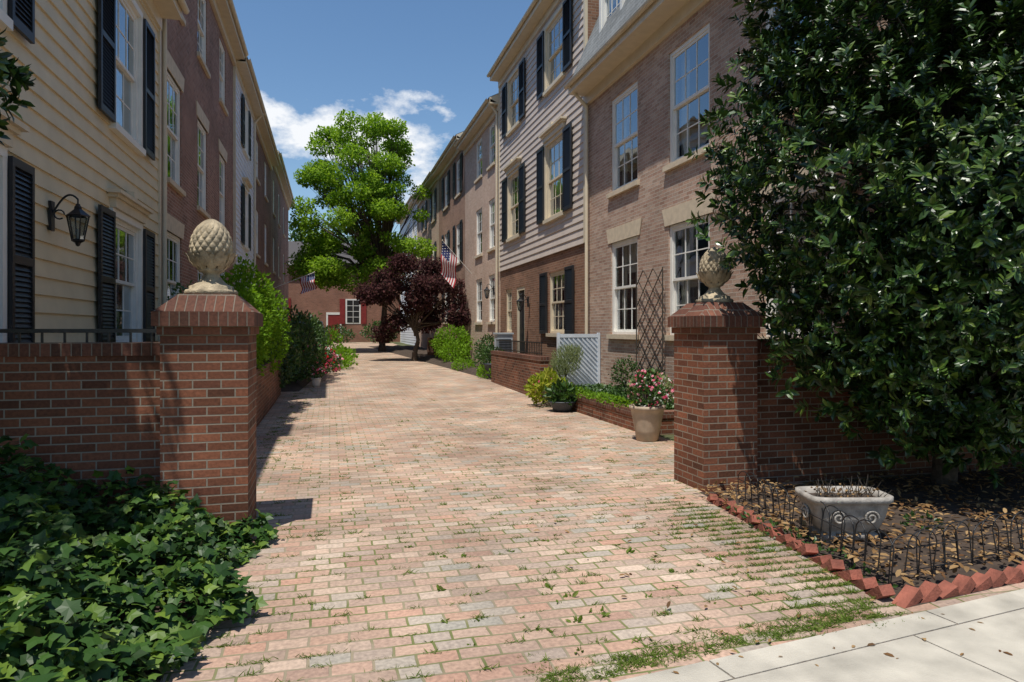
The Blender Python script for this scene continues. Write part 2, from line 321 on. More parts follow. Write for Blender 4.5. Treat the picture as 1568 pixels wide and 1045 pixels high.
def house(name,side,y0,y1,ze,zones,wins,fm=M_white,sm=M_black,trim=M_creamtrim,roofm=M_roof,over=.4,mansard=None,spout=None,depth=9.):
    X,out=(6.,-1) if side=='R' else (-3.,1)
    e=empty(name); y0+=.004;y1-=.004
    mw=MB();mn=MB();ms=MB();mt=MB();mr=MB()
    holes=[w[:4] for w in wins]; zb=gz((y0+y1)/2)
    for (za,zc,kind,mat) in zones:
        if kind=='brick': facade(mw,X,out,y0,y1,za,zc,holes,mat)
        else:
            facade(mw,X+out*.0,out,y0,y1,za,zc,holes,mat); siding(mw,X,out,y0+.1,y1-.1,za,zc,holes,mat)
            for a in (y0,y1-.1): mt.box(X+out*.0,X+out*.075,a,a+.1,za,zc,trim)
    xi=X-out*depth; mat0=zones[0][3]
    ridge=ze+.2+(depth/2)*.5
    for y in (y0,y1):
        if mansard: mw.face([(X,y,-.5),(xi,y,-.5),(xi,y,mansard),(X-out*.9,y,mansard),(X,y,ze)],mat0)
        else: mw.face([(X,y,-.5),(xi,y,-.5),(xi,y,ze),((X+xi)/2,y,ridge-.02),(X,y,ze)],mat0)
    mw.face([(xi,y0,-.5),(xi,y1,-.5),(xi,y1,ze),(xi,y0,ze)],mat0)
    B=lambda m,o1,o2,a,b,c,d,mm:m.box(X+out*o1,X+out*o2,a,b,c,d,mm)
    B(mt,-.01,over,y0,y1,ze,ze+.05,trim); B(mt,over-.02,over+.0,y0+.002,y1-.002,ze+.051,ze+.19,trim)
    B(mt,0.002,.09,y0+.003,y1-.003,ze-.22,ze-.001,trim)
    rows=[]
    for y in (y0,y1):
        rows.append([(X+out*(over+.06+.06*math.cos(t)),y,ze+.19+.07*math.sin(t)) for t in [math.pi+math.pi*k/8 for k in range(9)]])
    mt.grid(rows,trim,True)
    if mansard:
        xo=X+out*over; xm=X-out*.9
        mr.face([(xo,y0,ze+.2),(xo,y1,ze+.2),(xm,y1,mansard),(xm,y0,mansard)],M_slate)
        mr.face([(xm,y0,mansard),(xm,y1,mansard),(xi,y1,mansard+.1),(xi,y0,mansard+.1)],roofm)
        y=y1-2.2
        while y>y0+.5:
            a,b=y,y+1.25; xf=X-out*-.1; c,d=ze+.75,mansard-.25
            window(mn,xf,out,a+.1,b-.1,c+.05,d-.12,fm)
            for q in ((a,a+.1),(b-.1,b)): mt.box(xf,X-out*.9,q[0],q[1],c,d,fm)
            mt.box(xf+out*.03,X-out*.9,a-.05,b+.05,d,d+.1,fm); mt.box(xf+out*.03,X-out*.3,a-.03,b+.03,c-.06,c,fm)
            y-=3.1
    else:
        xo=X+out*(over+.03); xr=(X+xi)/2
        mr.face([(xo,y0,ze+.22),(xo,y1,ze+.22),(xr,y1,ridge+.22),(xr,y0,ridge+.22)],roofm)
        mr.face([(xi,y0,ze+.22),(xi,y1,ze+.22),(xr,y1,ridge+.22),(xr,y0,ridge+.22)],roofm)
        for y in (y0,y1): mr.face([(xo,y,ze+.2),(xr,y,ridge+.2),(xr,y,ridge-.1),(xo+(-out)*.4,y,ze)],trim)
    for w in wins:
        a,b,c,d=w[:4]; st=w[4]; sid=any(z[2]=='siding' and z[0]<(c+d)/2<z[1] for z in zones); off=.06 if sid else 0.
        if 'd' in st:
            B(mn,-.14,-.02,a,a+.1,c,d,fm);B(mn,-.14,-.02,b-.1,b,c,d,fm);B(mn,-.14,-.02,a+.1,b-.1,d-.12,d,fm)
            B(mn,-.12,-.08,a+.1,b-.1,c,d-.12,sm)
            for pz in ((c+.15,c+.8),(c+.95,d-.35)):
                for py in ((a+.2,(a+b)/2-.05),((a+b)/2+.05,b-.2)): B(mn,-.08,-.065,py[0],py[1],pz[0],pz[1],sm)
        else:
            window(mn,X,out,a,b,c,d,fm,off=off)
            if sid:
                for q in ((a-.09,a),(b,b+.09)): B(mt,.0,.085,q[0],q[1],c,d,fm)
                B(mt,.0,.088,a-.09,b+.09,d,d+.1,fm)
            B(mt,-.02 if not sid else 0.,.07+off,a-.1,b+.1,c-.1,c-.001,M_stone if not sid else fm)
        if 's' in st:
            sw=.5 if b-a<1.35 else .62; so=.07 if sid else .015
            for q in ((a-.1-sw,a-.1),(b+.1,b+.1+sw)): 
                shutter(ms,X,out,q[0],q[1],c-.02,d+.03,sm,.05 if y0<25 else .12,so+.015)
        if 'l' in st:
            xo=X+out*.02; xb=X-out*.05
            p=[(a-.12,d),(b+.12,d),(b+.22,d+.32),(a-.22,d+.32)]
            mt.hexa([(xb,p[0][0],p[0][1]),(xo,p[0][0],p[0][1]),(xo,p[1][0],p[1][1]),(xb,p[1][0],p[1][1]),(xb,p[3][0],p[3][1]),(xo,p[3][0],p[3][1]),(xo,p[2][0],p[2][1]),(xb,p[2][0],p[2][1])],M_stone)
        if 'c' in st:
            for k,(w2,h0,h1,oo) in enumerate(((.10,.105,.24,.10),(.16,.24,.29,.14),(.22,.29,.34,.19))): B(mt,0,oo+off*.5,a-w2,b+w2,d+h0,d+h1,trim)
            B(mt,0.,.15+off*.5,(a+b)/2-.08,(a+b)/2+.08,d+.34,d+.46,trim)
    for y in (spout or []):
        mt.cyl((X+out*.09,y,zb),(X+out*.09,y,ze-.3),.045,.045,trim,8); mt.cyl((X+out*.09,y,ze-.3),(X+out*(over+.03),y,ze+.14),.045,.045,trim,8)
    mw.build('walls',e); mn.build('windows',e)
    if ms.f: ms.build('shutters',e)
    mt.build('trim',e); mr.build('roof',e)
    return e
def stack(ys,rows):
    return [(a,b,c,d,s) for (c,d,s) in rows for (a,b) in ys]

house('brick_house','R',6.45,15.4,7.2,[(-.5,7.2,'brick',M_r0)],
  stack([(12.65,14.0),(9.95,11.35),(7.1,8.5)],[(1.5,3.5,'l'),(4.6,6.65,'')]),over=.5,mansard=10.6,spout=[15.25])
house('siding_house','R',15.4,24.1,10.6,[(-.5,3.7,'brick',M_rb),(3.7,10.6,'siding',M_tan)],
  stack([(17.0,18.5),(21.3,22.7)],[(4.7,6.8,'sc'),(8.35,10.1,'s')])+[(17.0,18.4,1.5,3.2,'s'),(20.9,21.9,.7,3.0,'d'),(22.5,23.3,1.5,3.0,'')],fm=M_creamtrim,trim=M_creamtrim)
house('brick_house','R',24.1,30.8,9.8,[(-.5,9.8,'brick',M_r2)],
  stack([(27.2,28.4),(25.0,26.0)],[(1.9,3.7,''),(4.7,6.6,''),(7.9,9.5,'')]),spout=[24.3])
house('brick_house','R',30.8,38.6,10.3,[(-.5,10.3,'brick',M_r3)],
  stack([(31.9,33.1),(35.4,36.6)],[(2.0,3.8,'s'),(4.8,6.7,'s'),(8.1,9.8,'s')]))
house('brick_house','R',38.6,48,10.4,[(-.5,10.4,'brick',M_r2)],
  stack([(40,41.2),(44,45.2)],[(2.0,3.8,'s'),(4.8,6.7,'s'),(8.1,9.8,'s')]))
house('siding_house','R',48,60,10.8,[(-.5,10.8,'siding',M_wsid)],stack([(49.5,50.7),(53,54.2)],[(2.,3.8,''),(4.8,6.7,''),(8.1,9.8,'')]))
house('siding_house','L',5.4,13.5,7.2,[(-.5,7.2,'siding',M_cream)],
  stack([(10.7,12.1),(6.0,7.3)],[(1.4,3.2,'sc'),(4.5,6.6,'s')]),trim=M_creamtrim,over=.42,mansard=9.9)
house('brick_house','L',13.5,23.5,10.3,[(-.5,10.3,'brick',M_l1)],
  stack([(14.3,15.6),(17.4,18.7),(20.7,21.9)],[(1.6,3.5,'l'),(4.5,6.6,'l'),(8.1,9.9,'')]),spout=[13.65],over=.35)
house('siding_house','L',23.5,29.3,10.2,[(-.5,10.2,'siding',M_wsid)],stack([(25.7,26.9)],[(1.7,3.5,'sc'),(4.6,6.6,'sc'),(8,9.7,'s')]),spout=[29.2])
house('brick_house','L',29.3,38,10.2,[(-.5,10.2,'brick',M_l3)],stack([(30.5,31.7),(34.5,35.7)],[(2,3.8,'l'),(4.8,6.7,''),(8,9.7,'')]))
house('brick_house','L',38,54,10.8,[(-.5,10.8,'brick',M_l1)],stack([(39.5,40.7),(43.5,44.7),(48,49.2)],[(2,3.8,''),(4.8,6.7,''),(8,9.9,'')]))
# far house closing the lane
e=empty('brick_house'); mb=MB(); mt=MB(); Yf=62.
mb.box(-12,12,Yf,Yf+9,-.5,7.4,M_far); mb.build('walls',e)
for xc in (-4.4,2.0,7.2):
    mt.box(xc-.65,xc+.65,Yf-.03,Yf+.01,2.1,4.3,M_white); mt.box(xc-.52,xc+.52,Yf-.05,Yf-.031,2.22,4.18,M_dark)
    for k in (-1,0,1): mt.box(xc-.52,xc+.52,Yf-.07,Yf-.051,3.2+k*.5-.02,3.2+k*.5+.02,M_white)
    mt.box(xc-.02,xc+.02,Yf-.08,Yf-.071,2.22,4.18,M_white)
    for s in (-1,1): mt.box(xc+s*.7,xc+s*1.15,Yf-.06,Yf+.01,2.1,4.3,M_redshut)
mt.box(-.3,-.15,Yf-.05,Yf+.01,.5,2.9,M_white); mt.box(.85,1.0,Yf-.05,Yf+.01,.5,2.9,M_white); mt.box(-.3,1.0,Yf-.055,Yf+.01,2.901,3.1,M_white); mt.box(-.15,.85,Yf-.03,Yf+.01,.5,2.9,M_redshut)
mt.build('windows',e)
mr=MB(); mr.face([(-12.4,Yf-.4,7.3),(12.4,Yf-.4,7.3),(12.4,Yf+4.5,9.8),(-12.4,Yf+4.5,9.8)],M_roof); mr.face([(-12.4,Yf+9.4,7.3),(12.4,Yf+9.4,7.3),(12.4,Yf+4.5,9.8),(-12.4,Yf+4.5,9.8)],M_roof)
mr.box(-12.4,12.4,Yf-.42,Yf-.3,7.15,7.32,M_white); mr.build('roof',e)
# parked vehicle at the far left
def suv(cx,cy,z0):
    e=empty('parked_car'); mb=MB(); prof=[(0,.35),(-.03,.6),(.02,.98),(.28,1.68),(.6,1.78),(2.6,1.76),(3.35,1.12),(4.3,.95),(4.5,.7),(4.45,.35)]
    def row(x): return [(cx+x*(1-.24*max(0,z-.98)/.8),cy+y,z0+z) for y,z in prof]
    rows=[row(-.93),row(-.88),row(0),row(.88),row(.93)]
    rows[0]=[(p[0],cy+2.2+(p[1]-cy-2.2)*.97,p[2]-.02) for p in rows[0]]; rows[-1]=[(p[0],cy+2.2+(p[1]-cy-2.2)*.97,p[2]-.02) for p in rows[-1]]
    mb.grid(rows,M_car,False,True); mb.face(rows[0],M_car); mb.face(rows[-1],M_car); mb.build('body',e)
    mg=MB()
    mg.face([(cx-.78,cy+.015,z0+1.06),(cx+.78,cy+.015,z0+1.06),(cx+.64,cy+.235,z0+1.62),(cx-.64,cy+.235,z0+1.62)],M_carglass)
    for s in (-1,1): mg.face([(cx+s*.925,cy+.35,z0+1.05),(cx+s*.925,cy+3.1,z0+1.05),(cx+s*.77,cy+2.55,z0+1.66),(cx+s*.77,cy+.5,z0+1.66)],M_carglass)
    mg.build('glass',e); ml=MB()
    for s in (-1,1): ml.box(cx+s*.72,cx+s*.88,cy-.045,cy+.05,z0+.75,z0+1.0,M_tail)
    ml.box(cx-.9,cx+.9,cy-.1,cy+.05,z0+.38,z0+.58,M_dkblue); ml.box(cx-.25,cx+.25,cy-.06,cy-.02,z0+.68,z0+.82,M_white); ml.build('lights_and_bumper',e)
    mw=MB()
    for s in (-1,1):
        for yy in (.85,3.6):
            mw.cyl((cx+s*.72,cy+yy,z0+.34),(cx+s*.94,cy+yy,z0+.34),.34,.34,M_rubber,20); mw.cyl((cx+s*.9,cy+yy,z0+.34),(cx+s*.95,cy+yy,z0+.34),.2,.18,M_grey,12)
    mw.build('wheels',e)
suv(-1.15,43.5,gz(44))

# ------------------------------------------------------------------ ground, lane, sidewalk
ys=[-300,-20,0,5,15]+[15+k*4 for k in range(1,12)]+[120,400]
mb=MB(); mb.grid([[(x,y,gz(y)-.012) for x in (-400,-50,-10,0,10,50,400)] for y in ys],M_ground,False); mb.build('ground')
yl=[1.0,3,6,9,12,15]+[15+k*3 for k in range(1,16)]
mb=MB(); mb.grid([[(x,y,gz(y)+.004) for x in (-1.35 if y<40 else -3,1.5,4.75 if y<20 else 5.0)] for y in yl],M_lane,False); mb.build('brick_lane')
a=math.radians(7.5); E=Vector((math.cos(a),math.sin(a),0)); Nn=Vector((math.sin(a),-math.cos(a),0)); P0=Vector((1.30,2.86,0)); R=Matrix.Rotation(a,3,'Z')
mb=MB()
for k in range(-12,14):
    c=P0+E*(.45+1.5*k+.75)+Nn*.10; mb.rbox((c.x,c.y,-.03),(1.488,.18,.1),R,M_conc)
    c=P0+E*(.1+1.5*k+.75)+Nn*.90; mb.rbox((c.x,c.y,-.03+random.uniform(-.002,.002)),(1.488,1.395,.1),R,M_conc)
    c=P0+E*(.1+1.5*k+.75)+Nn*1.70; mb.rbox((c.x,c.y,-.045),(1.49,.17,.14),R,M_conc)
mb.build('sidewalk')
mb=MB(); q=[P0+E*-60+Nn*1.79,P0+E*60+Nn*1.79,P0+E*60+Nn*9,P0+E*-60+Nn*9]; mb.face([(p.x,p.y,-.006) for p in q],M_asph); mb.build('road')

def hn(x,y): return .5+.25*math.sin(x*9.1+y*4.3)+.25*math.sin(x*3.7-y*7.9+1)
def bed(name,corners,h,mat=M_dirt,n=26):
    A,B,C,D=[Vector(c) for c in corners]; rows=[]
    for i in range(n+1):
        r=[]
        for j in range(n+1):
            s,t=i/n,j/n; p=A*(1-s)*(1-t)+B*s*(1-t)+C*s*t+D*(1-s)*t
            edge=min(1,min(s,1-s,t,1-t)*8); r.append((p.x,p.y,gz(p.y)+.006+h*edge*(.5+.5*hn(p.x,p.y))))
        rows.append(r)
    mb=MB(); mb.grid(rows,mat,True); return mb.build(name)
bed('planting_bed',[(3.22,3.2,0),(10,4.1,0),(10,6.1,0),(3.5,6.0,0)],.06)
bed('planting_bed',[(-.75,2.66,0),(-6,2.0,0),(-6,5.7,0),(-.72,5.65,0)],.2)
bed('planting_bed',[(-1.25,6.5,.0),(-3,6.5,0),(-3,18,0),(-1.25,18,0)],.5)
bed('planting_bed',[(-.75,18,0),(-3,18,0),(-3,40,0),(.9,40,0)],.25)
bed('planting_bed',[(4.75,20,0),(6,20,0),(6,50,0),(2.6,50,0)],.2)
bed('planting_bed',[(4.8,9.7,0),(6,9.7,0),(6,13.9,0),(4.8,13.9,0)],.33)

# ------------------------------------------------------------------ walls, pillars
def wall(name,x0,x1,y0,y1,h,zb=0.,cap=True,mat=M_pill):
    e=empty(name); mb=MB(); mb.box(x0,x1,y0,y1,-.1,zb+h-.1,mat); mb.build('courses',e)
    mb=MB(); mb.box(x0-.015,x1+.015,y0-.015,y1+.015,zb+h-.099,zb+h,M_pillcap); mb.build('cap',e); return e
def finial(e,cx,cy,z0,sc=1.):
    mb=MB()
    prof=[(.0,.0),(.195,0),(.2,.03),(.19,.045),(.165,.05),(.165,.075),(.135,.085),(.105,.105),(.075,.14),(.06,.165),(.065,.18),(.095,.195),(.1,.21),(.08,.225)]
    mb.lathe((cx,cy,z0),[(r*sc,z*sc) for r,z in prof],M_cast,32)
    zb=.215; H=.40; rows=[]; n=192; m=130
    for i in range(m+1):
        t=i/m; q=(t-.40)/(.40 if t<.40 else .605); r=.158*max(0.02,1-abs(q)**2.0)**.58
        row=[]
        for k in range(n):
            th=2*math.pi*k/n
            s=abs(math.sin(8*th+t*15))*abs(math.sin(8*th-t*15)); fade=min(1,(1-t)*5,t*6+.2)
            bump=1+(.11*(s**.45)-.07)*fade
            row.append((cx+sc*r*bump*math.cos(th),cy+sc*r*bump*math.sin(th),z0+sc*(zb+H*t)))
        rows.append(row)
    mb.grid(rows,M_cast,True,True)
    for ring,(rr,zz,ln,nn) in enumerate(((.09,.205,.14,9),(.12,.23,.14,9))):
        for k in range(nn):
            th=2*math.pi*(k+.5*ring)/nn; d=Vector((math.cos(th),math.sin(th),0)); s=Vector((-d.y,d.x,0)); c=Vector((cx,cy,z0))
            pts=[]
            for t,w,o in ((0,.025,0),(.35,.042,.037),(.7,.034,.052),(.92,.016,.07),(.97,.004,.08)):
                p=c+(d*(rr+o)+Vector((0,0,zz+ln*t*.85)))*sc; pts.append([p-s*w*sc,p+d*.012*sc,p+s*w*sc])
            mb.grid(pts,M_cast,True)
    mb.build('pineapple_finial',e)
def pillar(x0,y0,w,sc=1.):
    e=empty('brick_pillar'); mb=MB(); x1,y1=x0+w,y0+w
    mb.box(x0,x1,y0,y1,-.1,1.56,M_pill); mb.box(x0-.02,x1+.02,y0-.02,y1+.02,1.561,1.625,M_pill); mb.build('shaft',e)
    mc=MB(); mc.box(x0-.05,x1+.05,y0-.05,y1+.05,1.626,1.735,M_pillcap)
    cx,cy=x0+w/2,y0+w/2; h=w/2+.04; g=.2
    mc.hexa([(cx-h,cy-h,1.736),(cx+h,cy-h,1.736),(cx+h,cy+h,1.736),(cx-h,cy+h,1.736),(cx-g,cy-g,1.875),(cx+g,cy-g,1.875),(cx+g,cy+g,1.875),(cx-g,cy+g,1.875)],M_pillcap)
    mc.build('cap',e); finial(e,cx,cy,1.87,sc)
pillar(-1.224,5.6,.617); pillar(3.544,5.98,.6,.95)
wall('brick_wall',-7,-1.226,5.78,6.0,1.5); wall('brick_wall',4.146,12,6.15,6.37,1.5)
wall('brick_wall',-1.35,-1.15,6.22,17.5,.95)
wall('brick_wall',4.62,4.82,9.5,13.85,.34); wall('brick_wall',4.84,5.98,9.5,9.7,.34)
wall('brick_wall',4.6,4.82,14.75,19.6,.98,mat=M_pill)
wall('brick_wall',4.6,5.9,33,33.25,1.0,gz(33))
# rail on left wall
mb=MB(); mb.box(-7,-1.3,5.865,5.895,1.575,1.605,M_metal)
for k in range(38): mb.box(-6.9+k*.15,-6.885+k*.15,5.873,5.888,1.5,1.575,M_metal)
mb.build('iron_railing')
mb=MB(); mb.box(4.7,4.73,15,19.4,1.28,1.31,M_metal); mb.box(4.7,4.73,15,19.4,1.03,1.05,M_metal)
for k in range(32): mb.box(4.705,4.72,15+k*.14,15.015+k*.14,1.0,1.28,M_metal)
mb.build('iron_railing')

# ------------------------------------------------------------------ brick edging + hoop fence
mb=MB()
def edging(p,q,rotz):
    p=Vector(p);q=Vector(q);L=(q-p).length;n=int(L/.15);d=(q-p).normalized()
    for k in range(n):
        c=p+d*(k+.5)*(L/n); ang=math.atan2(d.y,d.x)
        Rm=Matrix.Rotation(ang+random.uniform(-.1,.1),3,'Z')@Matrix.Rotation(math.radians(-30+random.uniform(-9,9)),3,'Y')@Matrix.Rotation(random.uniform(-.15,.15),3,'X')
        mb.rbox((c.x+random.uniform(-.01,.01),c.y,.012+random.uniform(-.012,.01)),(.19,.085,.06),Rm,M_edge)
edging((3.46,5.75,0),(3.16,3.3,0),0); edging((3.16,3.24,0),(9.5,4.07,0),0); mb.build('brick_edging')
mb=MB()
def hoops(p,q):
    p=Vector(p);q=Vector(q);L=(q-p).length;w=.26;n=int(L/(w*.5));d=(q-p).normalized(); nr=Vector((-d.y,d.x,0))
    for k in range(n):
        s=p+d*(k*w*.5); lean=nr*random.uniform(-.03,.04)+d*random.uniform(-.02,.02); top=.31+random.uniform(-.015,.02); pts=[s+Vector((0,0,.0)),s+Vector((0,0,top-.08))+lean]
        for t in range(1,8):
            th=math.pi*t/8; pts.append(s+d*(w/2-w/2*math.cos(th))+Vector((0,0,top-.08+.09*math.sin(th)))+lean)
        pts+= [s+d*w+Vector((0,0,top-.08))+lean,s+d*w]
        mb.tube(pts,.0042,M_metal,5)
    for z in (.07,.21): mb.tube([p+Vector((0,0,z)),q+Vector((0,0,z))],.0035,M_metal,5)
hoops((3.62,5.5,.02),(3.32,3.46,.02)); hoops((3.32,3.46,.02),(8,4.08,.02)); mb.build('wire_border_fence')

# ------------------------------------------------------------------ planter trough
def planter(cx,cy,rz):
    e=empty('stone_planter'); mb=MB(); Rm=Matrix.Rotation(rz,3,'Z')
    prof=[(.17,.10,0.05),(.22,.13,.05),(.22,.13,.085),(.19,.115,.10),(.225,.14,.13),(.265,.165,.22),(.285,.175,.31),(.30,.19,.33),(.31,.2,.335),(.31,.2,.375),(.285,.175,.377),(.27,.16,.33)]
    rows=[]
    for hx,hy,z in prof:
        r=[]; nn=40
        for k in range(nn):
            t=2*math.pi*k/nn; c,s=math.cos(t),math.sin(t); ex=.35
            p=Rm@Vector((hx*math.copysign(abs(c)**ex,c),hy*math.copysign(abs(s)**ex,s),z)); r.append((cx+p.x,cy+p.y,p.z))
        rows.append(r)
    mb.grid(rows,M_cast2,True,True); mb.face([rows[-1][k] for k in range(40)],M_dirt)
    for s in (-1,1):
        for fy in (-1,1):
            sp=[]
            for k in range(26):
                t=k/25*math.pi*3.2; rr=.055*(1-k/32); p=Rm@Vector((s*(.12+rr*math.cos(t)),fy*.178,.225+rr*math.sin(t))); sp.append((cx+p.x,cy+p.y,p.z))
            mb.tube(sp,.009,M_cast2,5)
        sp=[]
        for k in range(26):
            t=k/25*math.pi*3.2; rr=.06*(1-k/32); p=Rm@Vector((s*.285,rr*math.cos(t),.225+rr*math.sin(t))); sp.append((cx+p.x,cy+p.y,p.z))
        mb.tube(sp,.01,M_cast2,5)
        p=Rm@Vector((s*.17,0,.03)); mb.rbox((cx+p.x,cy+p.y,.035),(.09,.2,.07),Rm,M_cast2)
    mb.build('trough',e)
    tw=MB()
    for k in range(60):
        x,y=random.uniform(-.24,.24),random.uniform(-.13,.13); p=Rm@Vector((x,y,.33)); q=p+Vector((random.uniform(-.08,.08),random.uniform(-.08,.08),random.uniform(.05,.16)))
        tw.cyl((cx+p.x,cy+p.y,p.z),(cx+q.x,cy+q.y,q.z),.003,.0015,M_twig,4,False)
    tw.build('twigs',e)
    n=90; p=np.stack([rng.uniform(-.24,.24,n),rng.uniform(-.12,.12,n),rng.uniform(.34,.41,n)],1)@np.array(Rm).T+np.array([cx,cy,0])
    leaves('sprouts',p,rdir(n)+np.array([0,0,.6]),rdir(n),rng.uniform(.02,.045,n),T_DIA,M_litter,e)
planter(3.74,4.33,math.radians(-14))

# ------------------------------------------------------------------ pots
def pot(name,c,r,h,mat,blobs,n,size,lm,flowers=None,T=T_DIA):
    e=empty(name); mb=MB(); mb.lathe(c,[(0,0),(r*.62,0),(r*.72,h*.3),(r*.9,h*.75),(r*.95,h*.88),(r*1.05,h*.9),(r*1.05,h),(r*.93,h),(r*.9,h*.9),(0,h*.9)],mat,28); mb.build('pot',e)
    bush(name,blobs,n,size,lm,T=T,flowers=flowers,parent=e,stem=(c[0],c[1],c[2]+h*.8))
pot('flower_pot',(4.42,9.0,.01),.25,.5,M_terra,[((4.42,9.0,.66),(.28,.28,.16)),((4.5,9.2,.82),(.18,.18,.16))],700,.07,M_green,[(M_pink,130,.045),(M_whitep,60,.04)])
pot('flower_pot',(4.38,12.6,.01),.27,.2,M_dkblue,[((4.38,12.6,.33),(.24,.22,.16))],260,.16,M_green,T=T_LEAF)
pot('flower_pot',(-.35,19.2,gz(19)),.13,.25,M_whitep,[((-.35,19.2,.45),(.22,.2,.16))],300,.07,M_green,[(M_whitep,30,.05),(M_pink,40,.05)])
pot('flower_pot',(4.9,20.6,gz(20)),.3,.5,M_dkblue,[((4.9,20.6,.75),(.35,.3,.3))],400,.08,M_green)

# ------------------------------------------------------------------ lattice gate, utility box, trellis
e=empty('lattice_fence_panel'); mb=MB(); x0,x1,z0,z1=4.95,5.98,.22,1.5; y=14.6
mb.box(x0,x0+.06,y-.03,y+.03,z0-.2,z1+.03,M_fence); mb.box(x1-.06,x1,y-.03,y+.03,z0-.2,z1+.03,M_fence)
mb.box(x0+.06,x1-.06,y-.025,y+.025,z1-.08,z1,M_fence); mb.box(x0+.06,x1-.06,y-.025,y+.025,z0,z0+.08,M_fence); mb.build('frame',e)
ml=MB(); a0,a1,b0,b1=x0+.06,x1-.06,z0+.08,z1-.08; k=a0-(b1-b0)
ml.face([(a0,y+.012,b0),(a1,y+.012,b0),(a1,y+.012,b1),(a0,y+.012,b1)],M_fence)
while k<a1:
    xa,xb=max(k,a0),min(k+(b1-b0),a1)
    if xb>xa+.02:
        za,zb=b1-(xa-k),b1-(xb-k); w=.05
        ml.hexa([(xa,y-.022,max(b0,za-w)),(xb,y-.022,max(b0,zb-w)),(xb,y+.01,max(b0,zb-w)),(xa,y+.01,max(b0,za-w)),(xa,y-.022,min(b1,za)),(xb,y-.022,min(b1,max(zb,b0+.001))),(xb,y+.01,min(b1,max(zb,b0+.001))),(xa,y+.01,min(b1,za))],M_fence)
    k+=.11
ml.build('slats',e)
e=empty('utility_box'); mb=MB(); mb.box(5.1,5.6,20.9,21.3,.05,1.45,M_grey); mb.box(5.07,5.63,20.87,21.33,1.451,1.5,M_grey)
for k in range(8): mb.box(5.15,5.55,20.885,20.899,.7+k*.08,.74+k*.08,M_dkblue)
mb.build('cabinet',e)
mb=MB(); ya,yb,za,zb=11.35,12.45,.7,2.75
for s in (-1,1):
    c=-3.
    while c<5:
        pts=[]
        for (yy) in (ya,yb):
            zz=za+s*1.0*(yy-ya)+c
            if za<=zz<=zb: pts.append((yy,zz))
        for zz in (za,zb):
            yy=ya+(zz-za-c)/(s*1.0)
            if ya<yy<yb: pts.append((yy,zz))
        if len(pts)>=2: mb.cyl((5.9+.012*s,pts[0][0],pts[0][1]),(5.9+.012*s,pts[1][0],pts[1][1]),.010,.010,M_twig,5)
        c+=.42
for yy in (ya,yb): mb.cyl((5.88,yy,.35),(5.88,yy,zb),.012,.012,M_twig,6)
mb.build('garden_trellis')

# ------------------------------------------------------------------ wall lantern
def lantern(side,y,z,sc=1.):
    X,out=(6.,-1) if side=='R' else (-3.,1); e=empty('wall_lantern'); mb=MB(); cx=X+out*.32
    mb.box(X+out*.05,X+out*.08,y-.05,y+.05,z-.1,z+.22,M_metal)
    pts=[Vector((X+out*(.08+.24*t),y,z+.1+.2*math.sin(t*math.pi*.72))) for t in [k/10 for k in range(11)]]; mb.tube(pts,.011,M_metal,6)
    zt=pts[-1].z; mb.tube([pts[-1],Vector((cx,y,zt-.09))],.009,M_metal,6)
    pts=[Vector((X+out*(.14+.05*math.cos(t)),y,z+.08+.05*math.sin(t))) for t in [k*.6 for k in range(10)]]; mb.tube(pts,.008,M_metal,5)
    zt-=.05; mb.lathe((cx,y,zt),[(.0,0),(.02,0),(.025,-.02),(.035,-.03),(.04,-.06),(.11,-.12),(.125,-.13),(.12,-.14)],M_metal,6,smooth=False)
    for k in range(6):
        t=math.pi*2*k/6; mb.cyl((cx+.11*math.cos(t),y+.11*math.sin(t),zt-.14),(cx+.06*math.cos(t),y+.06*math.sin(t),zt-.4),.007,.007,M_metal,5)
    mb.lathe((cx,y,zt),[(.068,-.39),(.068,-.41),(.03,-.43),(.02,-.46),(0,-.47)],M_metal,6,smooth=False)
    mb.cyl((cx,y,zt-.4),(cx,y,zt-.28),.012,.012,M_whitep,8); mb.build('bracket_and_frame',e)
    mg=MB(); mg.lathe((cx,y,zt),[(.105,-.14),(.058,-.4)],M_glass,6,smooth=False); mg.build('panes',e)
lantern('L',8.5,2.78); lantern('R',24.9,3.0); lantern('R',20.3,2.4)

# ------------------------------------------------------------------ flags
def flag(base,tip,L,W,yaw):
    e=empty('american_flag'); mb=MB(); mb.cyl(base,tip,.015,.012,M_white,8); mb.lathe((tip[0],tip[1],tip[2]),[(0,-.02),(.03,0),(.03,.02),(0,.05)],M_creamtrim,10); mb.build('pole',e)
    mf=MB(); b=Vector(base);t=Vector(tip); d=(b-t).normalized(); nc=24
    def P(i,j):
        u=i/13; v=j/nc; p=t+d*(u*W); s=v*L
        return p+Vector((.06*math.sin(v*9+u*2)*v+.22*s*(-1 if d.x>0 else 1)*.3,.10*math.sin(v*8+u*3)*v**.5,-s*.93))
    for i in range(13):
        for j in range(nc):
            m=M_flagr if i%2==0 else M_flagw
            if i<7 and j<nc*.4: m=M_flagb
            if i<7 and j<nc*.4 and i%2==0 and j%2==1:
                c=(P(i,j)+P(i+1,j+1))/2
                mf.face([c+Vector((-.02,-.006,-.02)),c+Vector((.02,-.006,-.02)),c+Vector((.02,-.006,.02)),c+Vector((-.02,-.006,.02))],M_flagw)
            mf.face([P(i,j),P(i+1,j),P(i+1,j+1),P(i,j+1)],m,True)
    mf.build('cloth',e)
flag((5.95,29.0,4.0),(4.6,28.6,5.35),1.45,.95,0)
flag((-2.95,36.3,3.6),(-.75,36.0,4.5),.9,.75,0)

